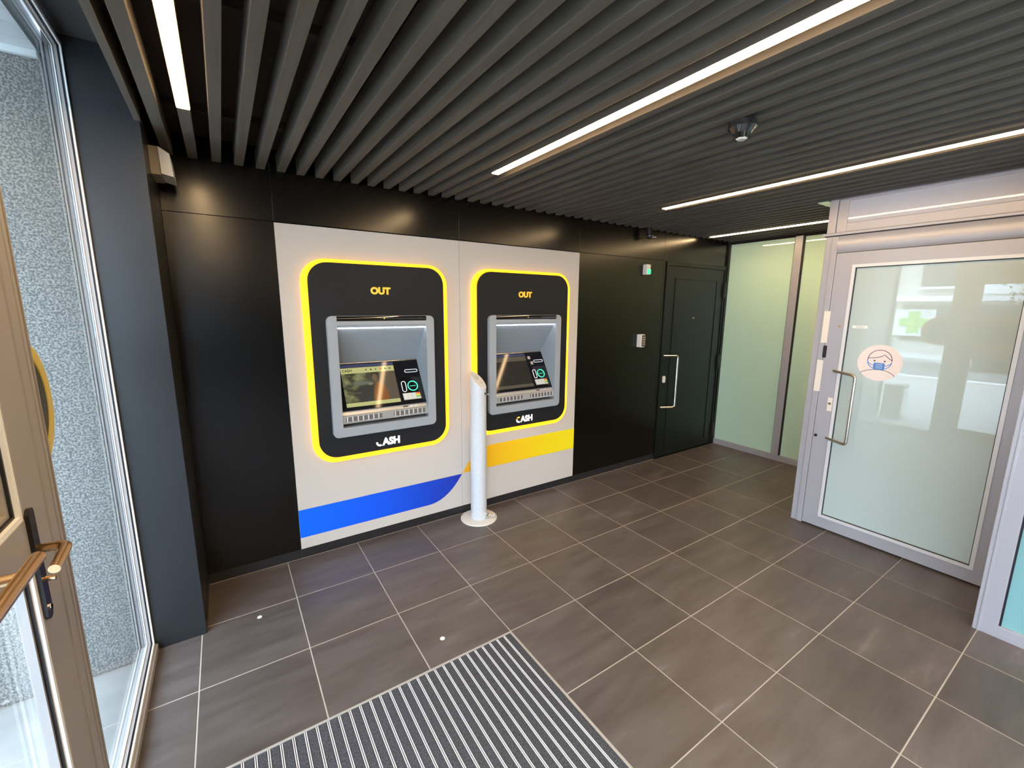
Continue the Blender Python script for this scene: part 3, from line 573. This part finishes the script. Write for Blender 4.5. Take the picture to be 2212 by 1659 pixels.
# mask sticker
sy, sz = -1.935, 1.317; r0 = .124
t = thing('mask_sticker', (XP + .006, sy, sz - .124), 'round pale pink sticker of a face with a blue mask, on the frosted door', 'sticker')
SP = lambda h: (lambda u, v, q: Vector((XP + .0075 - h - q, sy - u, sz + v)))
bm = bmesh.new(); prism(bm, [(r0 * math.cos(a), r0 * math.sin(a)) for a in [2 * math.pi * k / 64 for k in range(64)]], 0, .0012, SP(0)); bm_obj('disc', bm, 'sticker', t)
def stroke(pts, wd, m, nm='line'):
    bm = bmesh.new(); F = SP(.0013); L_, R_ = [], []
    for i, p in enumerate(pts):
        a = pts[max(0, i - 1)]; b = pts[min(len(pts) - 1, i + 1)]; d = Vector((b[0] - a[0], b[1] - a[1])).normalized(); n = Vector((-d.y, d.x)) * wd / 2
        L_.append((p[0] + n.x, p[1] + n.y)); R_.append((p[0] - n.x, p[1] - n.y))
    for i in range(len(pts) - 1): prism(bm, [L_[i], L_[i + 1], R_[i + 1], R_[i]], 0, .0006, F)
    bm_obj(nm, bm, m, t)
stroke([(.066 * math.cos(math.radians(a)), .020 + .068 * math.sin(math.radians(a))) for a in range(-5, 190, 8)], .004, 'ink', 'hair_line')
stroke(bez((-.066, .030), (-.005, .030), (.024, .058), 8) + bez((.024, .058), (.045, .034), (.066, .022), 6)[1:], .004, 'ink', 'hair_line')
stroke(bez((-.100, -.076), (-.06, -.048), (0, -.046), 8) + bez((0, -.046), (.06, -.046), (.090, -.082), 8)[1:], .0035, 'ink', 'shoulder_line')
stroke([(.066 * math.cos(math.radians(a)), .010 + .056 * math.sin(math.radians(a))) for a in range(178, 363, 8)], .0045, 'blueink', 'mask_strap')
stroke(bez((-.062, .0), (-.048, -.016), (-.030, -.018), 6), .004, 'blueink', 'mask_strap'); stroke(bez((.062, .0), (.048, -.016), (.030, -.018), 6), .004, 'blueink', 'mask_strap')
bm = bmesh.new(); prism(bm, rrect(-.031, .031, -.046, .0, .008, 4), 0, .0008, SP(.0013)); bm_obj('mask', bm, 'blueink', t)
for k in range(3): stroke([(-.019, -.010 - .0125 * k), (.019, -.010 - .0125 * k)], .0028, 'sticker', 'mask_pleat')
bpy.context.view_layer.update()
for o in t.children:
    if o.name.startswith('mask_pleat'):
        for v in o.data.vertices: v.co.x -= .0009
for u in (-.028, .028):
    bm = bmesh.new(); prism(bm, [(u + .0055 * math.cos(a), .013 + .0055 * math.sin(a)) for a in [2 * math.pi * k / 14 for k in range(14)]], 0, .0006, SP(.0013)); bm_obj('eye', bm, 'ink', t)
adopt(t)

# ------------------------------------------------------------------ nearer partition at the right edge (x = 2.99)
w4 = sempty('window_4')
box('post', 2.99, 3.05, -2.738, -2.650, 0, 2.45, 'alu', w4, bev=.003); box('post_rib', 2.985, 3.0, -2.680, -2.668, 0.0, 2.45, 'alu', w4, bev=.002)
box('bottom_rail', 2.99, 3.05, -7.98, -2.736, 0, .066, 'alu', w4, bev=.003); box('top_rail', 2.99, 3.05, -7.98, -2.736, 2.38, 2.45, 'alu', w4, bev=.003)
box('frosted_pane', 3.008, 3.016, -7.98, -2.738, .066, 2.38, 'frostteal', w4); box('pane_seal', 3.002, 3.010, -2.746, -2.737, .066, 2.38, 'gasket', w4)
box('return_panel', 3.05, 3.56, -2.80, -2.76, 0, 2.45, 'alu', w4)

# ------------------------------------------------------------------ white sanitiser post
PX, PY, PR = 1.367, -.145, .0635
t = thing('sanitiser_post', (PX, PY, 0), 'slim white round post with slanted top, standing between the cash machines', 'dispenser post')
bm = bmesh.new(); seg = 48; lo, hi = [], []
for k in range(seg):
    a = 2 * math.pi * k / seg; ca, sa = math.cos(a), math.sin(a); x, y = PX + PR * ca, PY + PR * sa
    lo.append(bm.verts.new((x, y, .008))); hi.append(bm.verts.new((x, y, 1.128 - .50 * PR * ca + .85 * PR * sa)))
for k in range(seg): bm.faces.new((lo[k], lo[(k + 1) % seg], hi[(k + 1) % seg], hi[k]))
bm.faces.new(lo[::-1]); pst = bm_obj('post', bm, 'post', t, smooth=True)
bm = bmesh.new(); tp = lambda r, h: [bm.verts.new((PX + r * math.cos(a), PY + r * math.sin(a), 1.128 + h - .50 * r * math.cos(a) + .85 * r * math.sin(a))) for a in [2 * math.pi * k / seg for k in range(seg)]]
A_ = tp(PR, 0); B_ = tp(PR - .002, .003)
for k in range(seg): bm.faces.new((A_[k], A_[(k + 1) % seg], B_[(k + 1) % seg], B_[k]))
bm.faces.new(B_); cap = bm_obj('slanted_cap', bm, 'postbase', t)
TPl = lambda x, y, z: Vector((PX + x, PY + y, 1.1335 - .50 * x + .85 * y + z))
def TPost(x, y, z):   # text laid on the cap, reading from the front right
    c, s = math.cos(math.radians(28)), math.sin(math.radians(28)); X = x * c - y * s; Y = (x * s + y * c) * .75; return TPl(X, Y, z)
text_obj('logo_letter', 'U', .062, 'greyink', cap, lambda x, y, z: TPost(x - .004, y + .018, z), .0008, .0005); text_obj('logo_letter', 'ı', .045, 'teal', cap, lambda x, y, z: TPost(x + .018, y + .022, z), .0008, .0008)
text_obj('logo_word', 'ures', .018, 'greyink', cap, lambda x, y, z: TPost(x + .008, y - .030, z), .0006, 0)
bm = bmesh.new(); cyl(bm, (PX, PY, 0), (0, 0, 1), .145, .006, 64); cyl(bm, (PX, PY, .006), (0, 0, 1), .145, .003, 64, .142); bm_obj('base_plate', bm, 'postbase', t, smooth=True)
lk = Vector((PX + .028, PY - .058, 1.030)); bm = bmesh.new(); cyl(bm, lk + Vector((0, .01, 0)), (.35, -1, 0), .006, .012, 14); bx(bm, lk.x - .004, lk.x + .000, lk.y - .004, lk.y, lk.z - .01, lk.z + .008); bm_obj('top_lock', bm, 'hinge', t)
bm = bmesh.new(); cyl(bm, (lk.x + .018, lk.y - .006, lk.z - .006), (.5, -1, 0), .0065, .014, 14); bm_obj('nozzle', bm, 'chrome', t, smooth=True)
bm = bmesh.new(); cyl(bm, (PX + .035, PY - .050, .040), (.5, -1, .1), .017, .020, 20); lkb = bm_obj('foot_lock', bm, 'chrome', t, smooth=True)
bm = bmesh.new(); tube(bm, fillet([(PX + .045, PY - .068, .042), (PX + .095, PY - .085, .040), (PX + .100, PY - .090, .028), (PX + .050, PY - .075, .026)], .008), .006, 10); bm_obj('pedal', bm, 'chrome', t, smooth=True)
adopt(t)

# ------------------------------------------------------------------ entrance mat
t = thing('entrance_mat', (.17, -2.0, 0), 'recessed striped entrance mat of charcoal carpet and aluminium ribs', 'door mat')
bm = bmesh.new(); ring_prism(bm, [(MX0, MY0), (MX1, MY0), (MX1, MY1), (MX0, MY1)], [(MX0 + .005, MY0 + .005), (MX1 - .005, MY0 + .005), (MX1 - .005, MY1 - .007), (MX0 + .005, MY1 - .007)], -.004, .0015, lambda u, v, h: Vector((u, v, h)))
bm_obj('mat_frame', bm, 'edge', t)
box('mat_bed', MX0 + .005, MX1 - .005, MY0 + .005, MY1 - .007, -.0017, -.0012, 'ribd', t)
yA, yB = MY0 + .006, MY1 - .009
bm = bmesh.new(); bx(bm, 0, .0265, yA, yB, -.003, .0010); cm = D.meshes.new('carpet_strip'); bm.to_mesh(cm); bm.free(); cm.materials.append(MAT['carpet'])
bm = bmesh.new()
for a in (.0016, .0082): bx(bm, a, a + .0032, yA, yB, -.003, .0012)
rm = D.meshes.new('metal_rib'); bm.to_mesh(rm); bm.free(); rm.materials.append(MAT['rib'])
x = .8845 - .0265
while x > MX0 + .012:
    o = D.objects.new('carpet_strip', cm); COL.objects.link(o); o.parent = t; o.location = (x, 0, 0)
    if x - .0147 > MX0 + .01:
        o = D.objects.new('metal_rib', rm); COL.objects.link(o); o.parent = t; o.location = (x - .0147, 0, 0)
    x -= .0427
adopt(t)
for (fx, fy), lab, rr in (((-.193, -.487), 'tiny pale floor plug on the tile nearest the slate pillar', .012), ((.578, -1.174), 'tiny domed steel floor stud on the tile just above the mat', .013)):
    bm = bmesh.new(); cyl(bm, (fx, fy, 0), (0, 0, 1), rr, .003, 20, rr * .75); cyl(bm, (fx, fy, .003), (0, 0, 1), rr * .75, .002, 20, rr * .3)
    bm_obj('floor_stud', bm, 'tag', None, label=lab, category='floor stud')

# ------------------------------------------------------------------ outside
gs = box('wall_outside', -1.95, -.700, -.470, -.35, -.06, 2.62, 'granite', kind='structure')
box('facade', -1.95, -1.75, -.47, 4.0, -.06, 6.0, 'granite', gs); box('facade_upper', -1.95, -1.75, -2.75, -.47, 2.75, 6.0, 'granite', gs)
box('facade_rear', -.70, -.50, -9, -2.75, 2.75, 6.0, 'granite', gs)
so = sempty('ceiling_outside'); so['kind'] = 'structure'
yy = -.47
while yy > -2.7:
    box('soffit_board', -1.95, -.705, yy - .098, yy - .002, 2.615, 2.63, 'soffit', so); yy -= .10
box('soffit_bead', -1.95, -.705, -.492, -.470, 2.590, 2.615, 'soffit', so, bev=.004); box('soffit_back', -1.95, -.70, -2.75, -.35, 2.64, 2.75, 'soffit', so)
gd = box('floor_outside', -14.0, -.700, -30, 24, -.20, -.085, 'asphalt', kind='structure')
box('pavement', -7.40, -.700, -14, 12, -.085, -.034, 'grout', gd); box('pavement_far', -16, -12.6, -30, 24, -.085, .04, 'kerb', gd)
pm = {}
px = -.702
for i in range(9):
    for j in range(-9, 6):
        x1 = -.702 - .75 * i; y0 = -1.10 + .60 * j
        bm = None
        if 'm' not in pm:
            bm = bmesh.new(); bx(bm, -.746, 0, .003, .597, -.034, -.02, .003); me = D.meshes.new('paver'); bm.to_mesh(me); bm.free(); me.materials.append(MAT['paver']); pm['m'] = me
        if x1 - .75 < -7.4: continue
        if x1 > -1.96 and (y0 + .6 > -.46): continue
        o = D.objects.new('paver', pm['m']); COL.objects.link(o); o.parent = gd; o.location = (x1, y0, 0)
box('kerb', -7.62, -7.45, -30, 24, -.085, -.01, 'kerb', gd); box('gutter_line', -8.45, -8.30, -30, 24, -.085, -.082, 'kerb', gd)
# pill-shaped sign outside the glass
t = thing('pill_sign', (-.72, -1.9, 1.22), 'black pill-shaped sign with yellow rim mounted outside the entrance glass', 'sign')
bm = bmesh.new(); ring_prism(bm, rrect(-2.75, -1.130, 1.215, 1.585, .184, 14), rrect(-2.715, -1.165, 1.250, 1.550, .149, 14), -.698, -.674, P_); bm_obj('rim', bm, 'yel', t, label='yellow rim')
bm = bmesh.new(); prism(bm, rrect(-2.715, -1.165, 1.250, 1.550, .149, 14), -.696, -.677, P_); bm_obj('sign_face', bm, 'signblk', t)
adopt(t)
# litter bin
t = thing('street_bin', (-1.6, -.78, -.02), 'grey box-shaped bin standing outside the fixed window', 'bin')
box('body', -1.72, -1.46, -.86, -.62, -.02, .50, 'bin', t, bev=.01); box('lid', -1.73, -1.45, -.87, -.61, .50, .52, 'binl', t, bev=.004); box('lit_side_plate', -1.70, -1.48, -.868, -.859, .02, .47, 'binl', t); adopt(t)  # pale plate puts the lit side of the bin into its colour
# building across the street
t = thing('street_building', (-18, 2, 0), 'pale building with balconies and dark windows across the street', 'building')
box('wall', -22, -15.2, -20, 3.2, 0, 9, 'render', t); box('wall', -22, -15.0, 3.2, 9.0, 0, 9.4, 'wall2', t)
for fl in range(3):
    z = 2.0 + 2.6 * fl
    box('balcony_slab', -15.2, -14.4, -1.0, 3.1, z, z + .18, 'crossw', t); 
    for y in (-8.5, -6, -3.4, -.4, 1.2, 4.6, 6.8):
        wn = box('window', -15.25, -14.98, y, y + 1.25, z + .55, z + 1.9, 'winglass', t); box('sill', -15.0, -14.9, y - .08, y + 1.33, z + .45, z + .53, 'crossw', wn)
box('shop_window', -15.22, -15.12, -.2, 2.9, .5, 1.85, 'winglass', t); box('shop_window', -15.22, -15.12, -6.8, -1.2, .5, 1.85, 'winglass', t); adopt(t)
t = thing('pharmacy_sign', (-15.0, 2.45, .69), 'white sign panel with a green cross on the building opposite', 'sign')
box('panel', -15.06, -14.99, 1.90, 3.08, .69, 1.70, 'crossw', t); box('cross_bar', -14.99, -14.95, 2.08, 2.92, 1.06, 1.36, 'crossg', t)
box('cross_bar', -14.99, -14.948, 2.33, 2.67, .80, 1.62, 'crossg', t); adopt(t)
t = thing('shop_banner', (-14.36, .4, 2.22), 'pale rectangular banner on the building opposite', 'banner')
box('board', -14.38, -14.33, -.8, .95, 2.22, 2.62, 'crossw', t); adopt(t)
t = thing('street_tree', (-13.2, -1.1, 0), 'small leafy tree on the far pavement', 'tree')
bm = bmesh.new(); cyl(bm, (-13.2, -1.1, .04), (0, 0, 1), .09, 2.0, 12, .06); bm_obj('trunk', bm, 'bark', t)
bm = bmesh.new()
for k in range(900):
    v = Vector((random.gauss(0, .45), random.gauss(0, .5), random.gauss(0, .42))); c = Vector((-13.2, -1.1, 2.6)) + v
    if c.z < 1.6: continue
    n = Vector((random.gauss(0, 1), random.gauss(0, 1), random.gauss(0, 1))).normalized(); a = n.orthogonal() * .06; b = n.cross(a)
    bm.faces.new([bm.verts.new(c + a), bm.verts.new(c + b * .5), bm.verts.new(c - a), bm.verts.new(c - b * .5)])
bm_obj('foliage', bm, 'leaf', t, kind='stuff'); adopt(t)
def car(y, lab):
    t = thing('parked_car', (-11.7, y, -.085), lab, 'car', 'cars parked across the street'); z = -.085
    pr = [(-2.1, .35), (-2.1, .75), (-1.3, .92), (-.75, 1.38), (.9, 1.40), (1.55, .98), (2.05, .88), (2.1, .35)]
    bm = bmesh.new(); prism(bm, [(y + a, z + b) for a, b in pr], -12.5, -10.9, P_); bmesh.ops.bevel(bm, geom=bm.edges[:], offset=.05, segments=2, affect='EDGES'); bm_obj('body', bm, 'carpaint', t)
    bm = bmesh.new(); prism(bm, [(y - 1.1, z + .95), (y - .7, z + 1.30), (y + .85, z + 1.32), (y + 1.35, z + .98)], -12.52, -10.88, P_); bm_obj('side_window', bm, 'winglass', t)
    for yy in (-1.35, 1.35):
        for xx in (-12.5, -11.1):
            bm = bmesh.new(); cyl(bm, (xx, y + yy, z + .31), (1, 0, 0), .31, .2, 24); bm_obj('wheel', bm, 'tyre', t, smooth=True)
    adopt(t)
car(-1.6, 'dark parked car across the street opposite the entrance door')
car(4.4, 'dark parked car across the street in front of the grey house')
